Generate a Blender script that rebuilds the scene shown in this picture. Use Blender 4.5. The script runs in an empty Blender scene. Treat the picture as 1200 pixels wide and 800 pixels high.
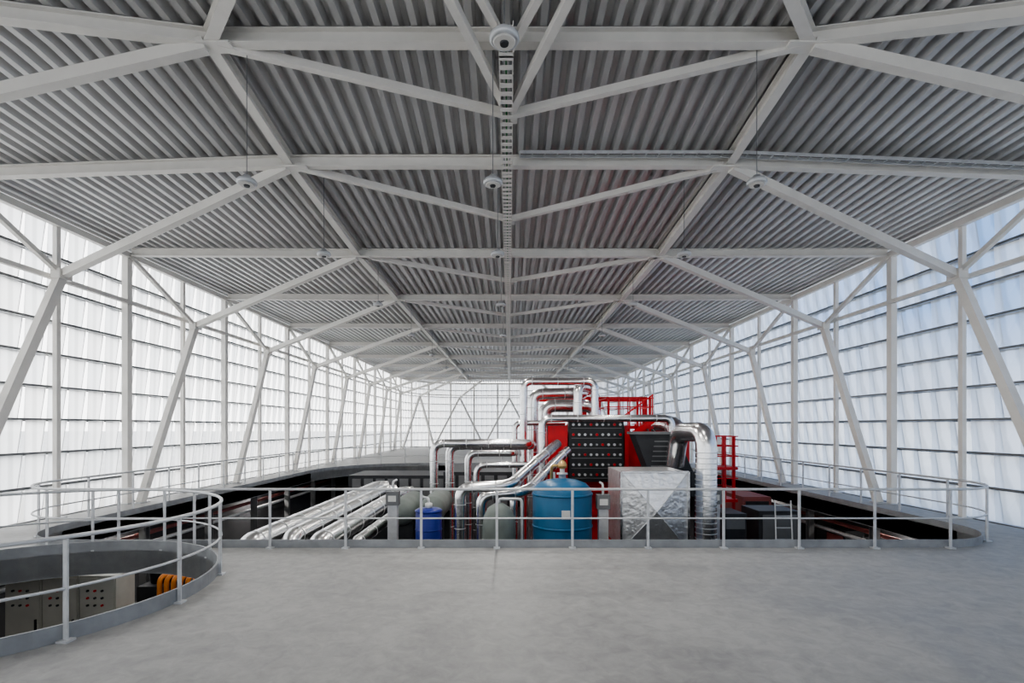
import bpy, math, random
from mathutils import Vector, Matrix
random.seed(7)
V = Vector
scene = bpy.context.scene

# ------------------------------------------------------------------ materials
def new_mat(name):
    m = bpy.data.materials.new(name); m.use_nodes = True
    nt = m.node_tree
    return m, nt, nt.nodes['Principled BSDF']

def paint(name, col, rough=0.5, metal=0.0, var=0.08, scale=3.0, bump=0.0, bscale=20, spec=0.5):
    m, nt, b = new_mat(name)
    tc = nt.nodes.new('ShaderNodeTexCoord')
    n = nt.nodes.new('ShaderNodeTexNoise'); n.inputs['Scale'].default_value = scale
    n.inputs['Detail'].default_value = 5
    nt.links.new(tc.outputs['Object'], n.inputs['Vector'])
    r = nt.nodes.new('ShaderNodeValToRGB')
    r.color_ramp.elements[0].position = 0.3; r.color_ramp.elements[1].position = 0.7
    r.color_ramp.elements[0].color = tuple(c*(1-var) for c in col)+(1,)
    r.color_ramp.elements[1].color = tuple(min(1, c*(1+var)) for c in col)+(1,)
    nt.links.new(n.outputs['Fac'], r.inputs['Fac'])
    nt.links.new(r.outputs['Color'], b.inputs['Base Color'])
    b.inputs['Roughness'].default_value = rough
    b.inputs['Metallic'].default_value = metal
    b.inputs['Specular IOR Level'].default_value = spec
    if bump:
        n2 = nt.nodes.new('ShaderNodeTexNoise'); n2.inputs['Scale'].default_value = bscale
        nt.links.new(tc.outputs['Object'], n2.inputs['Vector'])
        bp = nt.nodes.new('ShaderNodeBump'); bp.inputs['Strength'].default_value = bump
        bp.inputs['Distance'].default_value = 0.02
        nt.links.new(n2.outputs['Fac'], bp.inputs['Height'])
        nt.links.new(bp.outputs['Normal'], b.inputs['Normal'])
    return m

M_white = paint('white_painted_steel', (0.77, 0.745, 0.70), 0.45, 0, 0.04)
M_deck = paint('trapezoidal_deck_metal', (0.56, 0.555, 0.55), 0.36, 0.3, 0.05, 1.2)
M_galv = paint('galvanised_steel', (0.60, 0.61, 0.62), 0.4, 0.3, 0.08, 8)
M_kick = paint('kickplate_steel', (0.30, 0.31, 0.32), 0.5, 0.2, 0.15, 4)
M_silver = paint('aluminium_cladding', (0.80, 0.80, 0.80), 0.24, 1.0, 0.05, 5, 0.25, 7)
M_crinkle = paint('crinkled_foil_cladding', (0.84, 0.84, 0.84), 0.34, 0.85, 0.1, 6, 0.9, 9)
M_red = paint('red_paint', (0.58, 0.006, 0.010), 0.45, 0, 0.15)
M_black = paint('black_panel', (0.014, 0.015, 0.017), 0.45)
M_char = paint('charcoal_steel', (0.038, 0.040, 0.045), 0.5, 0.2, 0.2)
M_dark = paint('dark_aluminium', (0.20, 0.205, 0.21), 0.5, 0.3)
M_blue = paint('blue_tank_paint', (0.022, 0.13, 0.26), 0.35, 0, 0.08)
M_navy = paint('navy_drum_paint', (0.012, 0.028, 0.24), 0.35)
M_grn = paint('grey_green_insulation', (0.17, 0.195, 0.18), 0.6, 0, 0.12)
M_brass = paint('brass', (0.62, 0.42, 0.18), 0.35, 0.8)
M_beige = paint('cabinet_beige', (0.50, 0.49, 0.44), 0.45)
M_orange = paint('orange_paint', (0.65, 0.22, 0.03), 0.45)
M_lid = paint('white_plastic', (0.7, 0.7, 0.67), 0.4)
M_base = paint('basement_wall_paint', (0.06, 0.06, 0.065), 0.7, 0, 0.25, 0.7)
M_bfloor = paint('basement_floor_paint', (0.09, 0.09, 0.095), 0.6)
M_pink = paint('primer_red', (0.33, 0.10, 0.09), 0.6)
M_cable = paint('cable_green', (0.05, 0.28, 0.09), 0.5)
M_ground = paint('outdoor_ground', (0.62, 0.62, 0.60), 0.9, 0, 0.1, 0.2)

def emis(name, s, base=0.9):
    m, nt, b = new_mat(name)
    b.inputs['Base Color'].default_value = (base, base, base, 1)
    b.inputs['Emission Color'].default_value = (1, 0.97, 0.9, 1); b.inputs['Emission Strength'].default_value = s
    return m
M_tube = emis('fill_light_tube', 5)  # glow for the added basement battens
M_glass = emis('lamp_diffuser', 0.06, 0.35)

def concrete_floor():
    m, nt, b = new_mat('power_floated_concrete')
    tc = nt.nodes.new('ShaderNodeTexCoord')
    def noise(s, d=8, dist=0.0):
        n = nt.nodes.new('ShaderNodeTexNoise'); n.inputs['Scale'].default_value = s
        n.inputs['Detail'].default_value = d; n.inputs['Distortion'].default_value = dist
        n.inputs['Roughness'].default_value = 0.68
        nt.links.new(tc.outputs['Object'], n.inputs['Vector']); return n
    a = noise(0.55, 10, 0.7); c = noise(5.0, 10, 0.6)
    mx = nt.nodes.new('ShaderNodeMath'); mx.operation = 'MULTIPLY_ADD'
    mx.inputs[1].default_value = 0.45
    nt.links.new(c.outputs['Fac'], mx.inputs[0])
    ms = nt.nodes.new('ShaderNodeMath'); ms.operation = 'MULTIPLY'; ms.inputs[1].default_value = 0.55
    nt.links.new(a.outputs['Fac'], ms.inputs[0]); nt.links.new(ms.outputs[0], mx.inputs[2])
    r = nt.nodes.new('ShaderNodeValToRGB')
    r.color_ramp.elements[0].position = 0.40; r.color_ramp.elements[0].color = (0.275, 0.272, 0.266, 1)
    r.color_ramp.elements[1].position = 0.60; r.color_ramp.elements[1].color = (0.405, 0.40, 0.388, 1)
    nt.links.new(mx.outputs[0], r.inputs['Fac']); nt.links.new(r.outputs['Color'], b.inputs['Base Color'])
    rr = nt.nodes.new('ShaderNodeMapRange'); rr.inputs['From Min'].default_value = 0.35; rr.inputs['From Max'].default_value = 0.65
    rr.inputs['To Min'].default_value = 0.42; rr.inputs['To Max'].default_value = 0.62
    nt.links.new(a.outputs['Fac'], rr.inputs['Value']); nt.links.new(rr.outputs[0], b.inputs['Roughness'])
    b.inputs['Specular IOR Level'].default_value = 0.42
    bp = nt.nodes.new('ShaderNodeBump'); bp.inputs['Strength'].default_value = 0.2; bp.inputs['Distance'].default_value = 0.01
    nt.links.new(c.outputs['Fac'], bp.inputs['Height']); nt.links.new(bp.outputs['Normal'], b.inputs['Normal'])
    return m
M_floor = concrete_floor()

def polycarb(name, trans, col):
    m = bpy.data.materials.new(name); m.use_nodes = True
    nt = m.node_tree; nt.nodes.clear()
    out = nt.nodes.new('ShaderNodeOutputMaterial')
    tc = nt.nodes.new('ShaderNodeTexCoord')
    wv = nt.nodes.new('ShaderNodeTexWave'); wv.bands_direction = 'DIAGONAL'
    wv.inputs['Scale'].default_value = 2.1; wv.inputs['Distortion'].default_value = 0
    mp = nt.nodes.new('ShaderNodeMapping'); mp.inputs['Scale'].default_value = (1, 1, 0)
    nt.links.new(tc.outputs['Object'], mp.inputs[0]); nt.links.new(mp.outputs[0], wv.inputs['Vector'])
    rp_ = nt.nodes.new('ShaderNodeValToRGB')
    rp_.color_ramp.elements[0].position = 0.15; rp_.color_ramp.elements[0].color = tuple(c*0.78 for c in col)+(1,)
    rp_.color_ramp.elements[1].position = 0.6; rp_.color_ramp.elements[1].color = col+(1,)
    nt.links.new(wv.outputs['Fac'], rp_.inputs['Fac'])
    tl = nt.nodes.new('ShaderNodeBsdfTranslucent'); nt.links.new(rp_.outputs[0], tl.inputs['Color'])
    df = nt.nodes.new('ShaderNodeBsdfDiffuse'); df.inputs['Color'].default_value = col+(1,)
    tp = nt.nodes.new('ShaderNodeBsdfTransparent'); nt.links.new(rp_.outputs[0], tp.inputs['Color'])
    a = nt.nodes.new('ShaderNodeMixShader'); a.inputs[0].default_value = 0.12
    nt.links.new(tl.outputs[0], a.inputs[1]); nt.links.new(df.outputs[0], a.inputs[2])
    b = nt.nodes.new('ShaderNodeMixShader'); b.inputs[0].default_value = trans
    nt.links.new(a.outputs[0], b.inputs[1]); nt.links.new(tp.outputs[0], b.inputs[2])
    nt.links.new(b.outputs[0], out.inputs['Surface'])
    return m
PC_A = [polycarb('polycarbonate_a', 0.15, (0.91, 0.92, 0.93)),
        polycarb('polycarbonate_b', 0.22, (0.85, 0.87, 0.89)),
        polycarb('polycarbonate_c', 0.08, (0.95, 0.95, 0.95))]
PC_B = [polycarb('polycarbonate_clear_a', 0.50, (0.88, 0.91, 0.94)),
        polycarb('polycarbonate_clear_b', 0.68, (0.84, 0.88, 0.93)),
        polycarb('polycarbonate_clear_c', 0.25, (0.95, 0.96, 0.97))]

# ------------------------------------------------------------------ mesh builder
class MB:
    def __init__(s): s.v = []; s.f = []; s.m = []; s.sm = []; s.mats = []
    def mi(s, mat):
        if mat not in s.mats: s.mats.append(mat)
        return s.mats.index(mat)
    def add(s, vs, fs, mat, smooth=False):
        o = len(s.v); k = s.mi(mat)
        s.v += [tuple(p) for p in vs]
        for f in fs:
            s.f.append(tuple(i+o for i in f)); s.m.append(k); s.sm.append(smooth)
    def box(s, x0, x1, y0, y1, z0, z1, mat):
        vs = [(x0,y0,z0),(x1,y0,z0),(x1,y1,z0),(x0,y1,z0),(x0,y0,z1),(x1,y0,z1),(x1,y1,z1),(x0,y1,z1)]
        s.add(vs, [(3,2,1,0),(4,5,6,7),(0,1,5,4),(1,2,6,5),(2,3,7,6),(3,0,4,7)], mat)
    def frame(s, p1, p2, up=V((0,0,1))):
        d = (p2-p1).normalized()
        if abs(d.dot(up)) > 0.99: up = V((0,1,0))
        a = d.cross(up).normalized(); b = a.cross(d).normalized()
        return a, b
    def beam(s, p1, p2, w, h, mat, oa=0.0, ob=0.0):
        p1 = V(p1); p2 = V(p2); a, b = s.frame(p1, p2)
        c = a*oa + b*ob; vs = []
        for p in (p1, p2):
            for sa, sb in ((-1,-1),(1,-1),(1,1),(-1,1)):
                vs.append(p+c+a*(sa*w/2)+b*(sb*h/2))
        s.add(vs, [(0,1,2,3),(7,6,5,4),(0,4,5,1),(1,5,6,2),(2,6,7,3),(3,7,4,0)], mat)
    def ibeam(s, p1, p2, w, h, mat, t=0.02):
        s.beam(p1, p2, w, t, mat, 0, h/2-t/2); s.beam(p1, p2, w, t, mat, 0, -h/2+t/2)
        s.beam(p1, p2, t*0.8, h-2*t, mat)
    def tube(s, pts, r, mat, seg=16, bend=0.0, rings=0.0, rmat=None):
        pts = [V(p) for p in pts]
        if bend > 0 and len(pts) > 2:
            q = [pts[0]]
            for i in range(1, len(pts)-1):
                a = pts[i-1]-pts[i]; b = pts[i+1]-pts[i]
                k = min(bend, a.length*0.48, b.length*0.48)
                pa = pts[i]+a.normalized()*k; pb = pts[i]+b.normalized()*k
                for j in range(7):
                    t = j/6; q.append(pa*(1-t)**2+pts[i]*2*t*(1-t)+pb*t*t)
            q.append(pts[-1]); 
        else: q = pts
        n = None; vs = []
        for i, p in enumerate(q):
            if i == 0: d = (q[1]-q[0]).normalized()
            elif i == len(q)-1: d = (q[-1]-q[-2]).normalized()
            else: d = ((q[i+1]-q[i]).normalized()+(q[i]-q[i-1]).normalized()).normalized()
            if n is None:
                n = d.cross(V((0,0,1)) if abs(d.z) < 0.9 else V((0,1,0))).normalized()
            else:
                n = (n-d*n.dot(d)).normalized()
            b = d.cross(n)
            for k in range(seg):
                t = 2*math.pi*k/seg; vs.append(p+n*(r*math.cos(t))+b*(r*math.sin(t)))
        fs = []
        for i in range(len(q)-1):
            for k in range(seg):
                fs.append((i*seg+k, i*seg+(k+1)%seg, (i+1)*seg+(k+1)%seg, (i+1)*seg+k))
        s.add(vs, fs, mat, True)
        s.add([vs[k] for k in range(seg)], [tuple(reversed(range(seg)))], mat)
        s.add([vs[-seg+k] for k in range(seg)], [tuple(range(seg))], mat)
        if rings:
            for i in range(len(pts)-1):
                L = (pts[i+1]-pts[i]).length; d = (pts[i+1]-pts[i]).normalized()
                nn = int((L-2*bend)/rings)
                for j in range(nn+1):
                    c = pts[i]+d*(min(bend, L*0.45)+j*rings)
                    s.tube([c-d*0.012, c+d*0.012], r*1.035, rmat or mat, seg)
    def lathe(s, prof, c, mat, seg=32, axis='z'):
        c = V(c); vs = []
        for r, z in prof:
            for k in range(seg):
                t = 2*math.pi*k/seg
                if axis == 'z': p = V((r*math.cos(t), r*math.sin(t), z))
                elif axis == 'y': p = V((r*math.cos(t), z, -r*math.sin(t)))
                else: p = V((z, r*math.cos(t), r*math.sin(t)))
                vs.append(c+p)
        fs = []
        for i in range(len(prof)-1):
            for k in range(seg):
                fs.append((i*seg+k, i*seg+(k+1)%seg, (i+1)*seg+(k+1)%seg, (i+1)*seg+k))
        s.add(vs, fs, mat, True)
        s.add(vs[:seg], [tuple(reversed(range(seg)))], mat); s.add(vs[-seg:], [tuple(range(seg))], mat)
    def done(s, name, parent=None):
        me = bpy.data.meshes.new(name); me.from_pydata(s.v, [], s.f)
        for m in s.mats: me.materials.append(m)
        me.polygons.foreach_set('material_index', s.m); me.polygons.foreach_set('use_smooth', s.sm)
        me.update()
        o = bpy.data.objects.new(name, me); scene.collection.objects.link(o)
        if parent: o.parent = parent
        return o

CAM = 2.26
W = 11.3; XN = 4.44; YB = -9.0; YE = 60.0
# ------------------------------------------------------------------ roof
def zmid(y):
    k = [(-99, 5.74), (7.57, 5.74), (10.37, 5.36), (15.05, 5.10), (99, 5.10)]
    for (a, za), (b, zb) in zip(k, k[1:]):
        if a <= y <= b: return CAM + za + (zb-za)*(y-a)/(b-a)
def zroof(x, y):
    ax = abs(x); zm = zmid(y)
    if ax <= XN: return zm
    return zm + (CAM+5.12-zm)*min(1.0, (ax-XN)/(W-XN))

mb = MB()
pitch = 0.27; xs = []; x = -W-0.4
while x < W+0.4:
    xs += [(x, 0), (x+0.095, 0), (x+0.14, 0.135), (x+0.225, 0.135), ]
    x += pitch
ys = [YB-0.4, 7.57, 10.37, 15.05, YE+0.5]
vs = []; fs = []
for y in ys:
    for px, dz in xs: vs.append((px, y, zroof(px, y)+0.125+dz))
n = len(xs)
for j in range(len(ys)-1):
    for i in range(n-1): fs.append((j*n+i, (j+1)*n+i, (j+1)*n+i+1, j*n+i+1))
mb.add(vs, fs, M_deck)
vs = []
for y in ys:
    for px in (-W-0.4, -XN, XN, W+0.4): vs.append((px, y, zroof(px, y)+0.36))
mb.add(vs, [(j*4+i, (j+1)*4+i, (j+1)*4+i+1, j*4+i+1) for j in range(4) for i in range(3)], M_dark)
mb.done('ceiling')

beams = [7.57, 10.37, 15.05, 20.2, 25.9, 31.6, 37.2, 42.8, 48.4, 54.0]
wallY = [5.5] + beams[1:]
def rp(x, y, dz=0.0): return V((x, y, zroof(x, y)+dz))
for i, y in enumerate(beams):
    mb = MB(); yw = wallY[i]
    mb.ibeam(rp(-XN, y), rp(XN, y), 0.17, 0.22, M_white)
    mb.ibeam(rp(-XN, y), rp(-W+0.2, yw), 0.17, 0.22, M_white)
    mb.ibeam(rp(XN, y), rp(W-0.2, yw), 0.17, 0.22, M_white)
    for sx in (-1, 1):
        p = rp(sx*XN, y); mb.beam(p-V((0.35, 0, 0)), p+V((0.35, 0, 0)), 0.24, 0.03, M_white, 0, -0.125)
    mb.done('roof_beam')
mb = MB(); mb.ibeam(rp(-W+0.1, 1.5), rp(W-0.1, 1.5), 0.2, 0.24, M_white); mb.done('roof_beam')
mb = MB(); mb.ibeam(rp(-W+0.1, -4), rp(W-0.1, -4), 0.2, 0.24, M_white); mb.done('roof_beam')
for sx in (-1, 1):
    mb = MB()
    pts = [rp(sx*1.26, 4.0)] + [rp(sx*XN, y) for y in (7.57, 10.37, 15.05, 59.0)]
    for a, b in zip(pts, pts[1:]): mb.ibeam(a, b, 0.17, 0.21, M_white)
    mb.done('roof_purlin_beam')
yy = beams
for i in range(len(yy)-1):
    mb = MB(); ym = (yy[i]+yy[i+1])/2
    for sx in (-1, 1):
        mb.beam(rp(sx*(XN-0.1), yy[i], -0.08), rp(0, ym, -0.08), 0.12, 0.12, M_white)
    mb.beam(rp(-0.14, ym, -0.1), rp(0.14, ym, -0.1), 0.25, 0.14, M_white)
    mb.done('roof_brace')
mb = MB()
for sx in (-1, 1):
    mb.beam(rp(0, 8.97, -0.09), rp(sx*1.64, 4.0, -0.09), 0.12, 0.12, M_white)
    mb.beam(rp(0, 7.57, -0.18), rp(sx*1.6, 3.6, -0.16), 0.10, 0.10, M_white)
mb.done('roof_brace')

# ------------------------------------------------------------------ branching columns along the facade
nodes = [(2.0, 3.9), (7.2, 3.85), (12.46, 3.70), (17.77, 3.50), (23.1, 3.4), (28.7, 3.35), (34.4, 3.3), (40, 3.3), (45.6, 3.3), (51.2, 3.3)]
up_b = [2.0, 7.57, 10.37, 15.05, 20.2, 25.9, 31.6, 37.2, 42.8, 48.4]
up_w = [1.0, 5.5, 10.37, 15.05, 20.2, 25.9, 31.6, 37.2, 42.8, 48.4]
for (ny, nh), by, wy in zip(nodes, up_b, up_w):
    for sx in (-1, 1):
        mb = MB(); N = V((sx*10.9, ny, CAM+nh))
        mb.beam(V((sx*11.0, ny-2.5, 0.0)), N, 0.18, 0.20, M_white)
        mb.beam(N, rp(sx*(XN+0.05), by, -0.1), 0.16, 0.18, M_white)
        mb.beam(N, rp(sx*(W-0.15), wy, -0.12), 0.11, 0.11, M_white)
        mb.beam(N-V((0, 0.18, 0)), N+V((0, 0.18, 0)), 0.23, 0.23, M_white)
        mb.box(sx*11.0-0.15, sx*11.0+0.15, ny-2.70, ny-2.32, 0, 0.03, M_galv)
        mb.done('branching_steel_column')

# ------------------------------------------------------------------ facade walls
def arc(cx, cy, r, a0, a1, n):
    return [V((cx+r*math.cos(math.radians(a0+(a1-a0)*i/n)), cy+r*math.sin(math.radians(a0+(a1-a0)*i/n)))) for i in range(n+1)]
R = 7.0
path_left = [V((-W, YB)), V((-W, YE-R))]
path_far = arc(-W+R, YE-R, R, 180, 90, 14) + arc(W-R, YE-R, R, 90, 0, 14)
path_right = [V((W, YE-R)), V((W, YB))]
path_rear = [V((W, YB)), V((-W, YB))]
def resample(path, step):
    L = sum((b-a).length for a, b in zip(path, path[1:]))
    n = max(1, round(L/step)); st = L/n
    def at(s):
        for a, b in zip(path, path[1:]):
            l = (b-a).length
            if s <= l+1e-6: return a+(b-a)*(s/l)
            s -= l
        return path[-1]
    return [at(i*st) for i in range(n+1)]
ROW = 0.815; NR = 9
def wall(name, path, PC):
    mb = MB(); pts = resample(path, 0.60)
    for a, b in zip(pts, pts[1:]):
        d = (b-a).normalized(); nrm = V((-d.y, d.x))
        for r in range(NR):
            z0 = r*ROW-0.04; z1 = (r+1)*ROW+0.03
            o0b, o1b = 0.16, 0.34
            o0t, o1t = 0.11, 0.20
            mat = random.choice([PC[0], PC[0], PC[1], PC[2]])
            A = a+nrm*o0b; B = b+d*0.03+nrm*o1b; C = b+d*0.03+nrm*o1t; D = a+nrm*o0t
            mb.add([(A.x,A.y,z0),(B.x,B.y,z0),(C.x,C.y,z1),(D.x,D.y,z1)], [(0,1,2,3)], mat)
            E = a+nrm*0.10; F = b+nrm*0.10
            mb.add([(E.x,E.y,z0),(F.x,F.y,z0),(B.x,B.y,z0),(A.x,A.y,z0)], [(0,1,2,3)], M_dark)
            mb.beam((A.x,A.y,z0), (B.x,B.y,z0), 0.015, 0.03, M_dark)
            mb.beam((B.x,B.y,z0), (C.x,C.y,z1), 0.015, 0.012, M_galv)
    g = resample(path, 2.0) if len(path) > 2 else path
    for r in range(NR+1):
        for a, b in zip(g, g[1:]):
            d = (b-a).normalized(); nrm = V((-d.y, d.x))
            p, q = a+nrm*0.09, b+nrm*0.09
            z = min(r*ROW, 7.32)
            mb.beam((p.x,p.y,z), (q.x,q.y,z), 0.05, 0.05, M_dark)
    for a, b in zip(g, g[1:]):
        d = (b-a).normalized(); nrm = V((-d.y, d.x))
        p, q = a-nrm*0.12, b-nrm*0.12
        mb.beam((p.x,p.y,5.92), (q.x,q.y,5.92), 0.11, 0.11, M_white)
        mb.beam((p.x,p.y,7.30), (q.x,q.y,7.30), 0.14, 0.16, M_white)
    return mb.done(name)
WL = wall('wall_left', path_left, PC_A); WF = wall('wall_far', path_far, PC_A)
WR = wall('wall_right', path_right, PC_B); WB = wall('wall_rear', path_rear, PC_A)
ystops = []; prev = None
for y in [-3.5, 1.0, 5.5, 10.37, 15.05, 20.2, 25.9, 31.6, 37.2, 42.8, 48.4, 53]:
    if prev is not None: ystops.append(((prev+y)/2, 0.12))
    ystops.append((y, 0.19)); prev = y
for sx, par in ((-1, WL), (1, WR)):
    mb = MB()
    for y, w in ystops:
        mb.beam((sx*(W-0.06), y, 0), (sx*(W-0.06), y, 7.3), w*0.9, w, M_white)
        mb.box(sx*(W-0.06)-0.13, sx*(W-0.06)+0.13, y-0.15, y+0.15, 0, 0.025, M_galv)
    mb.done('facade_posts', par)
mb = MB()
for p in resample(path_far, 2.8)[1:-1]:
    mb.beam((p.x*0.99, p.y-0.1, 0), (p.x*0.99, p.y-0.1, 7.3), 0.16, 0.16, M_white)
fp = resample(path_far, 5.6)
for a, b in zip(fp, fp[1:]):
    m = (a+b)/2
    mb.beam((a.x*.97, a.y-0.4, 0), (m.x*.96, m.y-0.6, 5.6), 0.18, 0.18, M_white)
    mb.beam((b.x*.97, b.y-0.4, 0), (m.x*.96, m.y-0.6, 5.6), 0.18, 0.18, M_white)
    mb.beam((m.x*.96, m.y-0.6, 5.6), (m.x*.5, m.y-4.5, 7.2), 0.16, 0.16, M_white)
mb.done('facade_frame', WF)

# ------------------------------------------------------------------ floor slab with two openings
def rrect(x0, x1, y0, y1, rf, rb, n=12):
    def A(cx, cy, r, a0, a1): return [(p.x, p.y) for p in arc(cx, cy, r, a0, a1, n)]
    return A(x1-rf, y0+rf, rf, 270, 360)+A(x1-rb, y1-rb, rb, 0, 90)+A(x0+rb, y1-rb, rb, 90, 180)+A(x0+rf, y0+rf, rf, 180, 270)
VX = 9.7; VY0 = 9.6; VY1 = 30.0
void = rrect(-VX, VX, VY0, VY1, 1.5, 5.0)
SC = V((-6.84, 6.84)); SR = 2.55
circ = [(SC.x+SR*math.cos(2*math.pi*i/64), SC.y+SR*math.sin(2*math.pi*i/64)) for i in range(64)]
outer = [(-W-0.35, YB-0.35), (W+0.35, YB-0.35), (W+0.35, YE-R)] + [(p.x*1.03, p.y+0.3) for p in reversed(path_far)][1:-1] + [(-W-0.35, YE-R)]
cu = bpy.data.curves.new('floor', 'CURVE'); cu.dimensions = '2D'; cu.fill_mode = 'BOTH'; cu.extrude = 0.2
for poly in (outer, void, circ):
    sp = cu.splines.new('POLY'); sp.points.add(len(poly)-1)
    for i, p in enumerate(poly): sp.points[i].co = (p[0], p[1], 0, 1)
    sp.use_cyclic_u = True
tmp = bpy.data.objects.new('tmp', cu); scene.collection.objects.link(tmp)
bpy.context.view_layer.update()
me = bpy.data.meshes.new_from_object(tmp.evaluated_get(bpy.context.evaluated_depsgraph_get()))
bpy.data.objects.remove(tmp)
fl = bpy.data.objects.new('floor', me); scene.collection.objects.link(fl); fl.location.z = -0.2
me.materials.clear(); me.materials.append(M_floor)

def ring_band(mb, poly, z0, z1, t, mat, out):
    n = len(poly)
    P = [V(p) for p in poly]; vs = []
    for i in range(n):
        d = (P[(i+1) % n]-P[i-1]).normalized(); nr = V((d.y, -d.x))*out
        for off, z in ((0, z0), (0, z1), (t, z1), (t, z0)):
            q = P[i]+nr*off; vs.append((q.x, q.y, z))
    fs = []
    for i in range(n):
        j = (i+1) % n
        for k in range(4):
            fs.append((i*4+k, j*4+k, j*4+(k+1) % 4, i*4+(k+1) % 4))
    mb.add(vs, fs, mat)
def offset_poly(poly, t):
    P = [V(p) for p in poly]; n = len(P); o = []
    for i in range(n):
        d = (P[(i+1) % n]-P[i-1]).normalized(); o.append(P[i]+V((d.y, -d.x))*t)
    return o
def railing(pts, closed, step):
    mb = MB()
    if closed: pts = pts+[pts[0]]
    for z, r in ((1.10, 0.024), (0.56, 0.016)):
        mb.tube([(p.x, p.y, z) for p in pts], r, M_galv, 10)
    st = resample(pts, step)
    if closed: st = st[:-1]
    for i, p in enumerate(st):
        mb.beam((p.x, p.y, 0.0), (p.x, p.y, 1.09), 0.045, 0.022, M_galv)
        mb.beam((p.x-0.06, p.y, 0.012), (p.x+0.06, p.y, 0.012), 0.12, 0.024, M_galv)
    return mb
vo = offset_poly(void, 0.08)
mb = railing(vo, True, 1.41)
ring_band(mb, void, -0.42, 0.15, 0.02, M_kick, 1)
mb.done('void_guard_railing')
so = offset_poly(circ, 0.06)
mb = railing([so[(i-26) % 64] for i in range(0, 56)], False, 1.30)
ring_band(mb, circ, -0.42, 0.18, 0.03, M_kick, 1)
mb.done('stairwell_railing')

mb = MB()
mb.tube([(SC.x-0.2, SC.y, -3), (SC.x-0.2, SC.y, -0.3)], 0.09, M_galv, 16)
for i in range(16):
    a = math.radians(178+i*14); b = a+math.radians(15); z = -0.19*(i+1)
    c = V((SC.x, SC.y)); r0, r1 = 1.3, 2.35
    q = [(c.x+r*math.cos(t), c.y+r*math.sin(t)) for r, t in ((r0, a), (r1, a), (r1, b), (r0, b))]
    vs = [(p[0], p[1], z) for p in q]+[(p[0], p[1], z-0.05) for p in q]
    mb.add(vs, [(0,1,2,3),(7,6,5,4),(0,4,5,1),(1,5,6,2),(2,6,7,3),(3,7,4,0)], M_kick)
for rr in (1.3, 2.35):
    for dz in (0.95, 0.5):
        mb.tube([(SC.x+rr*math.cos(math.radians(178+i*14)), SC.y+rr*math.sin(math.radians(178+i*14)), -0.19*(i+1)+dz) for i in range(17)], 0.02, M_galv, 8)
mb.done('spiral_staircase')

# ------------------------------------------------------------------ basement
BZ = -3.0
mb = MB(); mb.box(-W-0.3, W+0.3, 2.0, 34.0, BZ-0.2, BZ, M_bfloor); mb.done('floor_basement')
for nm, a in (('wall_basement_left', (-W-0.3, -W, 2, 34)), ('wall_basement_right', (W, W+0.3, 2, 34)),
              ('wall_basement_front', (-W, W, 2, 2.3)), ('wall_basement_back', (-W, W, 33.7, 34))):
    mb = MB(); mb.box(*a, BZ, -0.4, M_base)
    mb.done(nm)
for sx in (-1, 1):
    for y in [11+3*i for i in range(7)]:
        mb = MB(); mb.ibeam((sx*9.98, y, BZ), (sx*9.98, y, -0.4), 0.18, 0.18, M_dark)
        mb.done('basement_post')
    mb = MB()
    for z in (-0.75, -1.05):
        mb.tube([(sx*10.3, 10, z), (sx*10.3, 30, z)], 0.06, M_pink if z > -1 else M_galv, 10)
    mb.done('basement_service_pipes')
for y in (12.0, 14.2, 16.0, 18.5, 21):
    mb = MB(); mb.box(10.5, 11.1, y, y+1.0, BZ, -1.0, M_char); mb.box(10.47, 10.5, y+0.1, y+0.9, -1.7, -1.2, M_pink)
    mb.done('electrical_cabinet')
for k in range(3):
    x0 = -9.75+k*0.72
    mb = MB(); mb.box(x0, x0+0.70, 9.9, 10.4, BZ+0.1, -0.62, M_beige)
    mb.box(x0, x0+0.70, 9.92, 10.38, BZ, BZ+0.1, M_char)
    mb.box(x0+0.02, x0+0.68, 9.88, 9.9, BZ+0.14, -0.66, M_beige)
    mb.box(x0+0.60, x0+0.63, 9.85, 9.88, -1.7, -1.45, M_black)
    for r in range(3):
        for c in range(3):
            mb.lathe([(0.022, 0), (0.022, 0.03)], (x0+0.18+c*0.14, 9.85, -0.9-r*0.14), [M_black, M_red, M_char][(r+c) % 3], 10, 'y')
    mb.done('control_cabinet')
mb = MB()
for i in range(6):
    mb.tube([(-7.45+i*0.15, 10.9, BZ), (-7.45+i*0.15, 10.9, -0.95), (-7.45+i*0.15, 11.2, -0.95)], 0.05, M_orange, 12, 0.15)
mb.tube([(-7.6, 10.78, -1.6), (-6.5, 10.78, -1.6)], 0.05, M_orange, 10)
mb.done('orange_pipe_manifold')
mb = MB()
mb.box(-8.3, -7.7, 11.4, 12.3, BZ, -1.3, M_char); mb.lathe([(0.0, 0), (0.25, 0), (0.28, 0.3), (0.2, 0.5)], (-8.0, 11.85, -1.3), M_black, 24)
mb.done('pump_unit')
def area(name, loc, sx_, sy_, e, col=(1, 0.96, 0.9), shape='RECTANGLE'):
    ld = bpy.data.lights.new(name, 'AREA'); ld.shape = shape
    ld.size = sx_
    if shape == 'RECTANGLE': ld.size_y = sy_
    ld.energy = e; ld.color = col
    lo = bpy.data.objects.new(name, ld); scene.collection.objects.link(lo); lo.location = loc
    return lo
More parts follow.
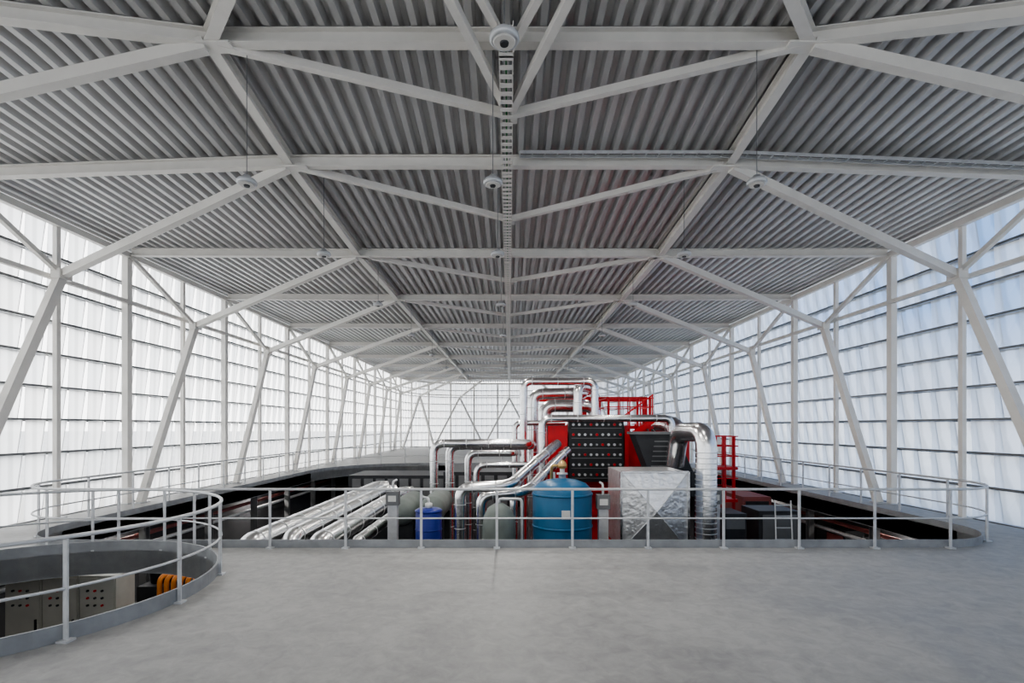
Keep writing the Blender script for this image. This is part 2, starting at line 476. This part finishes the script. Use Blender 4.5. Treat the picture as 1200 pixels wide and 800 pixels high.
def strip(X, Y, along_y, e=45):  # unseen batten added under the slab to brighten the basement
    mb = MB()
    dx, dy = (0.06, 0.6) if along_y else (0.6, 0.06)
    mb.box(X-dx, X+dx, Y-dy, Y+dy, -0.47, -0.41, M_lid)
    if along_y: mb.tube([(X, Y-dy+0.03, -0.5), (X, Y+dy-0.03, -0.5)], 0.025, M_tube, 10)
    else: mb.tube([(X-dx+0.03, Y, -0.5), (X+dx-0.03, Y, -0.5)], 0.025, M_tube, 10)
    o = mb.done('fill_light_batten')
    l = area('batten_fill_light', (X, Y, -0.54), 0.1 if along_y else 1.1, 1.1 if along_y else 0.1, e)
    l.parent = o
strip(-6.0, 3.7, False); strip(-8.6, 3.7, False)
for y in (14, 22):
    strip(10.75, y, True, 25); strip(-10.75, y, True, 25)

# ------------------------------------------------------------------ machinery
def done(mb, name): return mb.done(name)
mb = MB()
c = (1.31, 12.7, 0)
mb.lathe([(0.3, -2.4), (0.72, -2.2), (0.73, -2.1), (0.73, 0.62), (0.70, 0.75), (0.58, 0.87), (0.36, 0.95), (0.12, 0.985), (0.1, 0.99)], c, M_blue, 48)
for z in (-0.9, -0.2, 0.58): mb.lathe([(0.735, z), (0.748, z+0.01), (0.748, z+0.05), (0.735, z+0.06)], c, M_blue, 48)
mb.lathe([(0.09, 0.95), (0.09, 1.08), (0.14, 1.08), (0.14, 1.12), (0.06, 1.12), (0.06, 1.22)], c, M_galv, 20)
mb.lathe([(0.05, 1.22), (0.11, 1.25), (0.12, 1.33), (0.07, 1.40), (0.03, 1.44)], c, M_brass, 20)
mb.tube([(1.31, 12.7, 1.30), (1.05, 12.7, 1.30), (1.05, 12.9, 0.9)], 0.035, M_brass, 10, 0.08)
for a in range(4):
    t = math.radians(45+90*a); mb.beam((1.31+0.55*math.cos(t), 12.7+0.55*math.sin(t), BZ), (1.31+0.55*math.cos(t), 12.7+0.55*math.sin(t), -2.1), 0.1, 0.1, M_blue)
mb.box(1.22, 1.42, 11.955, 11.975, 0.1, 0.3, M_lid)
done(mb, 'blue_water_tank')
mb = MB(); c = (-2.05, 13.0, 0)
mb.lathe([(0.31, BZ), (0.33, BZ+0.05), (0.33, 0.08), (0.31, 0.12)], c, M_navy, 32)
mb.lathe([(0.33, 0.1), (0.345, 0.12), (0.345, 0.15), (0.28, 0.19), (0.05, 0.21)], c, M_navy, 32)
for z in (-0.8, -0.35): mb.lathe([(0.33, z), (0.345, z+0.02), (0.33, z+0.04)], c, M_navy, 32)
mb.lathe([(0.06, 0.2), (0.09, 0.22), (0.09, 0.32), (0.04, 0.34)], c, M_lid, 20)
mb.tube([(-2.05, 13, 0.3), (-2.05, 13, 0.45), (-2.3, 13.3, 0.45), (-2.3, 13.3, -1)], 0.03, M_galv, 10, 0.1)
done(mb, 'navy_dosing_drum')
mb = MB(); c = (-0.25, 12.35, 0)
mb.lathe([(0.1, -1.9), (0.34, -1.7), (0.40, -1.4), (0.40, -0.1), (0.37, 0.12), (0.26, 0.32), (0.1, 0.42), (0.05, 0.43)], c, M_grn, 32)
mb.tube([(-0.25, 12.35, 0.4), (-0.25, 12.35, 0.52), (0.3, 12.35, 0.52), (0.3, 12.35, -1)], 0.035, M_galv, 10, 0.1)
for a in range(3):
    t = a*2.1; mb.beam((-0.25+0.3*math.cos(t), 12.35+0.3*math.sin(t), BZ), (-0.25+0.3*math.cos(t), 12.35+0.3*math.sin(t), -1.5), 0.06, 0.06, M_grn)
done(mb, 'expansion_vessel')
prof = [(0.05, -1.3), (0.25, -1.24), (0.36, -1.05), (0.38, -0.9), (0.38, 0.9), (0.36, 1.05), (0.25, 1.24), (0.05, 1.3)]
for X, Y, Z in ((-3.05, 15.4, -0.15), (-2.2, 15.6, -0.1)):
    mb = MB()
    mb.lathe(prof, (X, Y, Z), M_grn, 28, 'y')
    for dy in (-0.8, 0.8): mb.box(X-0.3, X+0.3, Y+dy-0.08, Y+dy+0.08, BZ, Z-0.3, M_char)
    done(mb, 'horizontal_pressure_vessel')

mb = MB(); x0, x1, y0, y1, z0, z1 = 2.62, 4.20, 12.0, 13.6, -0.62, 1.2
mb.box(x0, x1, y0+0.03, y1, z0, z1, M_crinkle)
cx, cz = (x0+x1)/2, (z0+z1)/2
mb.add([(x0,y0+0.02,z0),(x1,y0+0.02,z0),(x1,y0+0.02,z1),(x0,y0+0.02,z1),(cx,y0-0.16,cz)], [(0,1,4),(1,2,4),(2,3,4),(3,0,4)], M_crinkle)
for a, b in (((x0,z0),(x1,z0)),((x1,z0),(x1,z1)),((x1,z1),(x0,z1)),((x0,z1),(x0,z0))):
    mb.beam((a[0],y0+0.01,a[1]), (b[0],y0+0.01,b[1]), 0.05, 0.05, M_silver)
for q in ((x0,z0),(x1,z0),(x1,z1),(x0,z1)):
    mb.beam((q[0],y0+0.0,q[1]), (cx,y0-0.165,cz), 0.03, 0.014, M_galv)
mb.add([(x0,y0,z0),(x1,y0,z0),(x1,y1,z0),(x0,y1,z0),(x0+.4,y0+.4,-1.3),(x1-.4,y0+.4,-1.3),(x1-.4,y1-.4,-1.3),(x0+.4,y1-.4,-1.3)], [(0,1,5,4),(1,2,6,5),(2,3,7,6),(3,0,4,7),(4,5,6,7)], M_silver)
for px in (x0+0.1, x1-0.1):
    for py in (y0+0.15, y1-0.1): mb.beam((px,py,BZ), (px,py,z0), 0.08, 0.08, M_char)
done(mb, 'foil_clad_duct_plenum')
mb = MB()
mb.tube([(4.80, 12.5, BZ), (4.80, 12.5, 2.13), (4.62, 13.95, 2.13), (4.58, 14.2, 1.2)], 0.25, M_silver, 32, 0.42)
z = BZ+0.2
while z < 1.7:
    mb.tube([(4.80, 12.5, z), (4.80, 12.5, z+0.02)], 0.257, M_galv, 32); z += 0.13
done(mb, 'spiral_exhaust_duct')

# boiler
mb = MB()
mb.box(1.25, 5.6, 16.3, 17.7, BZ, 2.1, M_red)
mb.box(1.85, 3.55, 15.9, 16.3, 0.55, 2.5, M_black)
mb.box(1.78, 3.62, 15.95, 16.35, 2.5, 2.58, M_char)
mb.box(1.2, 1.82, 16.0, 16.3, -1.5, 2.3, M_red)
mb.box(3.75, 5.45, 16.22, 16.3, -0.3, 1.0, M_char)
for x in (1.2, 3.6, 5.5): mb.box(x, x+0.12, 15.98, 16.3, BZ, 2.3, M_red)
for r in range(6):
    Z = 2.33-r*0.31
    mb.tube([(1.92, 15.87, Z-0.11), (3.48, 15.87, Z-0.11)], 0.012, M_dark, 8)
    for c in range(9):
        X = 1.98+c*0.182
        k = (r*5+c*3) % 4
        mb.lathe([(0.042, 0), (0.042, 0.05), (0.03, 0.05), (0.03, 0.07)], (X, 15.83, Z), [M_galv, M_red, M_dark, M_galv][k], 12, 'y')
        if k != 1: mb.lathe([(0.018, 0), (0.018, 0.02)], (X, 15.81, Z), M_lid, 8, 'y')
for z in (0.3, -0.4): mb.beam((1.2, 15.97, z), (5.6, 15.97, z), 0.12, 0.12, M_red)
done(mb, 'biomass_boiler')
mb = MB()
vs = [(3.55,14.5,2.05),(4.75,14.5,2.05),(4.75,15.2,2.05),(3.55,15.2,2.05),(3.95,14.5,1.0),(5.2,14.5,1.0),(5.2,15.2,1.0),(3.95,15.2,1.0)]
mb.add(vs, [(0,1,2,3),(7,6,5,4),(0,4,5,1),(1,5,6,2),(2,6,7,3),(3,7,4,0)], M_char)
mb.box(3.3, 5.3, 14.4, 15.25, 0.3, 1.0, M_char); mb.box(3.5, 4.8, 14.4, 15.25, 2.05, 2.12, M_dark)
for i in range(6): mb.beam((4.0+i*0.02, 14.47, 1.15+i*0.14), (4.7, 14.47, 1.15+i*0.14), 0.02, 0.03, M_dark)
for px in (3.35, 5.25):
    for py in (14.45, 15.2): mb.beam((px,py,BZ), (px,py,0.3), 0.08, 0.08, M_char)
done(mb, 'fuel_hopper')

def tower(x0, x1, y0, y1, levels, top):
    mb = MB()
    for px in (x0, x1):
        for py in (y0, y1): mb.beam((px,py,BZ), (px,py,top), 0.08, 0.08, M_red)
    for z in levels:
        mb.box(x0-0.1, x1+0.1, y0-0.1, y1+0.1, z-0.1, z, M_red)
        n = max(2, int((x1-x0)/0.35))
        for k in range(n+1):
            px = x0+(x1-x0)*k/n
            for py in (y0-0.1, y1+0.1): mb.beam((px,py,z), (px,py,z+1.0), 0.03, 0.03, M_red)
        for h in (0.35, 0.68, 1.0):
            for py in (y0-0.1, y1+0.1): mb.beam((x0-0.1,py,z+h), (x1+0.1,py,z+h), 0.035, 0.035, M_red)
            for px in (x0-0.1, x1+0.1): mb.beam((px,y0-0.1,z+h), (px,y1+0.1,z+h), 0.035, 0.035, M_red)
    return mb
mb = tower(3.6, 5.1, 18.6, 20.4, (1.2, 2.3), 3.3)
for k in range(9):
    mb.beam((3.4+k*0.2, 18.2, 1.25+k*0.15), (3.4+k*0.2, 18.42, 1.25+k*0.15), 0.2, 0.03, M_red)
mb.beam((3.3,18.18,1.2), (5.1,18.18,2.5), 0.06, 0.2, M_red); mb.beam((3.3,18.18,2.1), (5.1,18.18,3.4), 0.05, 0.05, M_red)
for k in range(5): mb.beam((3.4+k*0.42, 18.18, 1.28+k*0.31), (3.4+k*0.42, 18.18, 2.18+k*0.31), 0.035, 0.035, M_red)
done(mb, 'red_access_platform')
mb = tower(6.75, 7.35, 16.8, 17.6, (-0.1, 0.95), 1.95)
done(mb, 'red_access_platform')
mb = tower(5.9, 7.2, 21.5, 24.0, (0.3, 1.4), 2.4)
done(mb, 'red_access_platform')
mb = MB()
for x in (1.0, 3.1, 5.6):
    mb.ibeam((x, 21.2, BZ), (x, 21.2, 3.4), 0.18, 0.18, M_red)
mb.ibeam((0.9, 21.2, 3.4), (5.7, 21.2, 3.4), 0.18, 0.2, M_red); mb.beam((1.0, 21.2, 0.4), (3.1, 21.2, 3.3), 0.08, 0.08, M_red)
done(mb, 'red_steel_frame')

mb = MB()
mb.tube([(1.0, 15.65, 0.2), (1.0, 15.65, 2.52), (4.95, 15.65, 2.52), (4.95, 15.65, 2.0)], 0.11, M_silver, 20, 0.28, 0.8, M_galv)
done(mb, 'insulated_header_pipe')
mb = MB()
mb.tube([(0.5, 18, BZ), (0.5, 18, 3.85), (3.0, 18, 3.85), (3.0, 18, 2.6)], 0.13, M_silver, 20, 0.3, 0.9, M_galv)
mb.tube([(0.85, 18.6, BZ), (0.85, 18.6, 3.45), (2.7, 18.6, 3.5), (2.7, 20, 3.5)], 0.2, M_silver, 24, 0.35, 0.8, M_galv)
mb.tube([(1.3, 19.2, BZ), (1.3, 19.2, 3.05), (3.2, 19.2, 3.05), (3.2, 19.2, 1.5)], 0.24, M_silver, 24, 0.4, 0.8, M_galv)
mb.tube([(2.4, 18.0, 2.0), (2.4, 18.0, 3.7), (3.2, 19.0, 3.7), (3.2, 21, 3.7)], 0.16, M_silver, 20, 0.3, 0.8, M_galv)
mb.tube([(0.2, 18.4, BZ), (0.2, 18.4, 2.4), (2.0, 18.4, 2.4)], 0.1, M_silver, 16, 0.25, 0.8, M_galv)
done(mb, 'insulated_flue_pipes')
mb = MB()
mb.tube([(6.2, 18.6, BZ), (6.2, 18.6, 2.2), (5.95, 19.6, 2.4), (5.8, 20.6, 2.3)], 0.34, M_silver, 28, 0.6, 0.7, M_galv)
done(mb, 'insulated_flue_duct')

mb = MB()
for k, (X, Y, Z, r, X2) in enumerate(((-2.55, 17.3, 1.70, 0.14, 0.6), (-2.05, 17.6, 1.62, 0.15, 0.7), (-1.45, 18.0, 1.35, 0.13, 0.1), (-1.1, 17.0, 1.0, 0.10, 0.8))):
    mb.tube([(X, Y, BZ), (X, Y, Z), (X2, Y, Z), (X2+0.1, Y+0.2, Z)], r, M_silver, 20, 0.35, 0.75, M_galv)
done(mb, 'insulated_riser_pipes')
mb = MB()
mb.tube([(-1.25, 12.95, BZ), (-1.25, 12.95, 0.72), (0.0, 13.1, 0.76), (1.45, 15.5, 1.75)], 0.14, M_silver, 24, 0.3, 0.6, M_galv)
mb.tube([(-0.75, 13.5, BZ), (-0.75, 13.5, 0.45), (0.45, 13.7, 0.52), (1.75, 15.5, 1.55)], 0.14, M_silver, 24, 0.3, 0.6, M_galv)
mb.tube([(0.1, 14.2, BZ), (0.1, 14.2, 0.3), (0.4, 14.8, 0.9), (0.8, 15.5, 1.3)], 0.10, M_silver, 20, 0.25, 0.6, M_galv)
done(mb, 'sloping_insulated_pipes')
mb = MB()
for X, Z, r, ya, yb in ((-5.85, -0.40, 0.27, 11.4, 22.5), (-5.15, -0.36, 0.22, 12.0, 21), (-4.35, -0.42, 0.27, 11.6, 20.5), (-3.75, -0.58, 0.16, 12.4, 19)):
    mb.tube([(X, ya, BZ), (X, ya, Z), (X, yb, Z), (X+0.4, yb+0.3, Z)], r, M_silver, 24, 0.35, 1.2, M_galv)
for y in (13.5, 16.5, 19.5):
    mb.beam((-6.4, y, -0.76), (-3.55, y, -0.76), 0.1, 0.1, M_char)
    for x in (-6.3, -3.6): mb.beam((x, y, BZ), (x, y, -0.76), 0.1, 0.1, M_char)
done(mb, 'insulated_water_mains')
mb = MB()
mb.box(-7.5, -3.0, 23.8, 26.5, BZ, 0.0, M_char); mb.box(-2.8, 0.3, 21.7, 26, BZ, 0.35, M_char)
for i in range(8): mb.box(-7.3+i*0.55, -6.9+i*0.55, 23.75, 23.8, -1.2, -0.15, M_dark)
for i in range(5): mb.box(-2.7+i*0.55, -2.3+i*0.55, 21.65, 21.7, -1.2, 0.2, M_dark)
done(mb, 'dark_plant_enclosure')
mb = MB()
for i in range(5):
    X = 1.25+0.16*i
    mb.tube([(X, 14.3, BZ), (X, 14.3, 1.0-0.1*i)], 0.035, M_galv, 10)
    mb.lathe([(0.03, 0), (0.07, 0.03), (0.07, 0.09), (0.03, 0.12)], (X, 14.3, 0.6-0.1*i), M_brass, 12)
    mb.lathe([(0.09, 0), (0.09, 0.02)], (X, 14.15, 0.66-0.1*i), M_red, 14, 'y')
mb.tube([(1.1, 14.3, 0.15), (2.2, 14.3, 0.15)], 0.06, M_galv, 12)
done(mb, 'valve_manifold')
for X, Y in ((2.3, 12.6), (5.35, 13.4), (-3.0, 13.2)):
    mb = MB()
    mb.box(X-0.12, X+0.12, Y-0.1, Y+0.1, BZ, 0.25, M_galv); mb.box(X-0.16, X+0.16, Y-0.12, Y+0.12, 0.25, 0.6, M_dark)
    mb.box(X-0.1, X+0.1, Y-0.13, Y-0.12, 0.35, 0.5, M_lid)
    mb.tube([(X, Y, 0.55), (X, Y, 0.85), (X, Y+0.4, 0.85)], 0.03, M_galv, 8, 0.1)
    done(mb, 'instrument_pillar')
mb = MB()
p0 = V((6.6, 12.6, -1.9)); p1 = V((7.05, 13.6, 0.3))
p0 = p1+(p0-p1)*1.5
for o in (0, 0.42):
    mb.beam(p0+V((o,0,0)), p1+V((o,0,0)), 0.03, 0.07, M_galv)
for k in range(12):
    p = p0+(p1-p0)*(k/12+0.05); mb.beam(p, p+V((0.42,0,0)), 0.03, 0.03, M_galv)
done(mb, 'aluminium_ladder')
mb = MB()
mb.box(6.7, 7.8, 13.75, 14.8, BZ, 0.0, M_char); mb.box(6.8, 7.7, 13.72, 13.75, -0.8, -0.1, M_dark)
done(mb, 'switchgear_box')
mb = MB()
mb.box(5.7, 6.3, 13.6, 14.6, BZ, -0.05, M_char); mb.box(5.75, 6.25, 13.57, 13.6, -0.45, -0.15, M_dark)
done(mb, 'switchgear_box')
mb = MB()
mb.box(8.2, 9.2, 18, 21, BZ, -0.2, M_pink); mb.box(8.3, 9.1, 17.95, 18, -1.2, -0.35, M_char)
done(mb, 'primer_red_pump_housing')

# ------------------------------------------------------------------ pendant lamps (real fixtures; their light is added as interior fill)
def lamp(X, Y, Z, e=16):
    mb = MB()
    mb.lathe([(0.11, 0.0), (0.13, 0.0), (0.145, 0.02), (0.145, 0.05), (0.12, 0.08), (0.07, 0.10), (0.05, 0.14), (0.02, 0.15)], (X, Y, Z), M_galv, 28)
    mb.lathe([(0.10, -0.012), (0.112, 0.002)], (X, Y, Z), M_glass, 28)
    mb.lathe([(0.04, -0.03), (0.045, -0.012)], (X, Y, Z), M_char, 16)
    mb.tube([(X, Y, Z+0.14), (X, Y, zroof(X, Y)+0.12)], 0.006, M_dark, 6)
    o = mb.done('pendant_high_bay_lamp')
    l = area('high_bay_fill_light', (X, Y, Z-0.04), 0.22, 0.22, e, (1, 0.97, 0.92), 'DISK'); l.parent = o
lamp(-0.05, 4.95, 5.98)
for y in (7.7, 10.9, 15.4, 20.6, 26.2, 32):
    for x in (-3.95, -0.25, 3.72): lamp(x, y, 5.90, 16 if abs(x) > 1 or y < 10 else 50)

# central tray: one open perforated tray carried under the ridge
mb = MB()
pts = [rp(-0.05, y, -0.24) for y in (7.0, 7.57, 10.37, 15.05, 53.0)]
for a, b in zip(pts, pts[1:]):
    for o in (-0.10, 0.10): mb.beam(a, b, 0.014, 0.10, M_white, o, 0)
    L = (b-a).length; k = 0.0
    while k < L:
        p = a+(b-a)*(k/L); mb.beam(p-V((0.10,0,0.05)), p+V((0.10,0,-0.05)), 0.10, 0.008, M_white); k += 0.17
    for o in (-0.05, 0.0, 0.05): mb.tube([a+V((o,0,0)), b+V((o,0,0))], 0.012, M_cable if o == 0 else M_galv, 6)
mb.done('cable_tray')
mb = MB()
a = rp(0.2, 10.1, -0.02); segs = [a, rp(XN, 10.1, -0.02), rp(W-0.3, 10.1, -0.02)]
for a, b in zip(segs, segs[1:]):
    for o in (-0.08, 0.08): mb.beam(a, b, 0.02, 0.06, M_galv, o)
    L = (b-a).length; k = 0.0
    while k < L:
        p = a+(b-a)*(k/L); mb.beam(p-V((0,0.08,0)), p+V((0,0.08,0)), 0.03, 0.015, M_galv); k += 0.25
    mb.tube([a+V((0,0,0.02)), b+V((0,0,0.02))], 0.02, M_char, 6)
mb.done('cable_tray')

# ------------------------------------------------------------------ outdoors
mb = MB()
for a in ((-300, -W-0.7, -300, 300), (W+0.7, 300, -300, 300), (-W-0.7, W+0.7, -300, YB-0.6), (-W-0.7, W+0.7, YE+0.8, 300)):
    mb.add([(a[0],a[2],-0.3),(a[1],a[2],-0.3),(a[1],a[3],-0.3),(a[0],a[3],-0.3)], [(0,1,2,3)], M_ground)
mb.done('ground')

# ------------------------------------------------------------------ sky
w = bpy.data.worlds.new('sky'); scene.world = w; w.use_nodes = True
nt = w.node_tree; bg = nt.nodes['Background']
tc = nt.nodes.new('ShaderNodeTexCoord'); sep = nt.nodes.new('ShaderNodeSeparateXYZ')
nt.links.new(tc.outputs['Generated'], sep.inputs[0])
mp = nt.nodes.new('ShaderNodeMapping'); mp.inputs['Scale'].default_value = (1, 1, 2.2)
nz = nt.nodes.new('ShaderNodeTexNoise'); nz.inputs['Scale'].default_value = 2.3; nz.inputs['Detail'].default_value = 6
nt.links.new(tc.outputs['Generated'], mp.inputs[0]); nt.links.new(mp.outputs[0], nz.inputs['Vector'])
def math_(op, a, b=None, clamp=False):
    n = nt.nodes.new('ShaderNodeMath'); n.operation = op; n.use_clamp = clamp
    for i, v in enumerate((a, b)):
        if v is None: continue
        if isinstance(v, (int, float)): n.inputs[i].default_value = v
        else: nt.links.new(v, n.inputs[i])
    return n.outputs[0]
mr = nt.nodes.new('ShaderNodeMapRange'); mr.inputs['From Min'].default_value = 0.1; mr.inputs['From Max'].default_value = 0.7
nt.links.new(sep.outputs['X'], mr.inputs['Value'])
me_ = nt.nodes.new('ShaderNodeMapRange'); me_.inputs['From Min'].default_value = -0.03; me_.inputs['From Max'].default_value = 0.18
nt.links.new(sep.outputs['Z'], me_.inputs['Value'])
mc = nt.nodes.new('ShaderNodeMapRange'); mc.inputs['From Min'].default_value = 0.62; mc.inputs['From Max'].default_value = 0.42
nt.links.new(nz.outputs['Fac'], mc.inputs['Value'])
fac = math_('MULTIPLY', math_('MULTIPLY', mr.outputs[0], me_.outputs[0]), math_('ADD', math_('MULTIPLY', mc.outputs[0], 0.4), 0.6), True)
mix = nt.nodes.new('ShaderNodeMix'); mix.data_type = 'RGBA'
nt.links.new(fac, mix.inputs['Factor'])
mix.inputs[6].default_value = (1.0, 1.0, 1.0, 1); mix.inputs[7].default_value = (0.13, 0.36, 0.80, 1)
nt.links.new(mix.outputs[2], bg.inputs['Color'])
st = nt.nodes.new('ShaderNodeMapRange'); st.inputs['From Min'].default_value = -0.6; st.inputs['From Max'].default_value = 0.6
st.inputs['To Min'].default_value = 1.9; st.inputs['To Max'].default_value = 0.75
nt.links.new(sep.outputs['X'], st.inputs['Value']); nt.links.new(st.outputs[0], bg.inputs['Strength'])

# ------------------------------------------------------------------ camera
cd = bpy.data.cameras.new('camera'); cam = bpy.data.objects.new('camera', cd); scene.collection.objects.link(cam)
cam.location = (0, 0, CAM); cam.rotation_euler = (math.radians(90), 0, 0)
cd.sensor_width = 36; cd.lens = 18.0; cd.shift_x = 3/1200; cd.shift_y = 100/1200
cd.clip_end = 1000
scene.camera = cam
scene.view_settings.view_transform = 'AgX'
scene.view_settings.look = 'AgX - Medium High Contrast'
scene.view_settings.exposure = 1.1
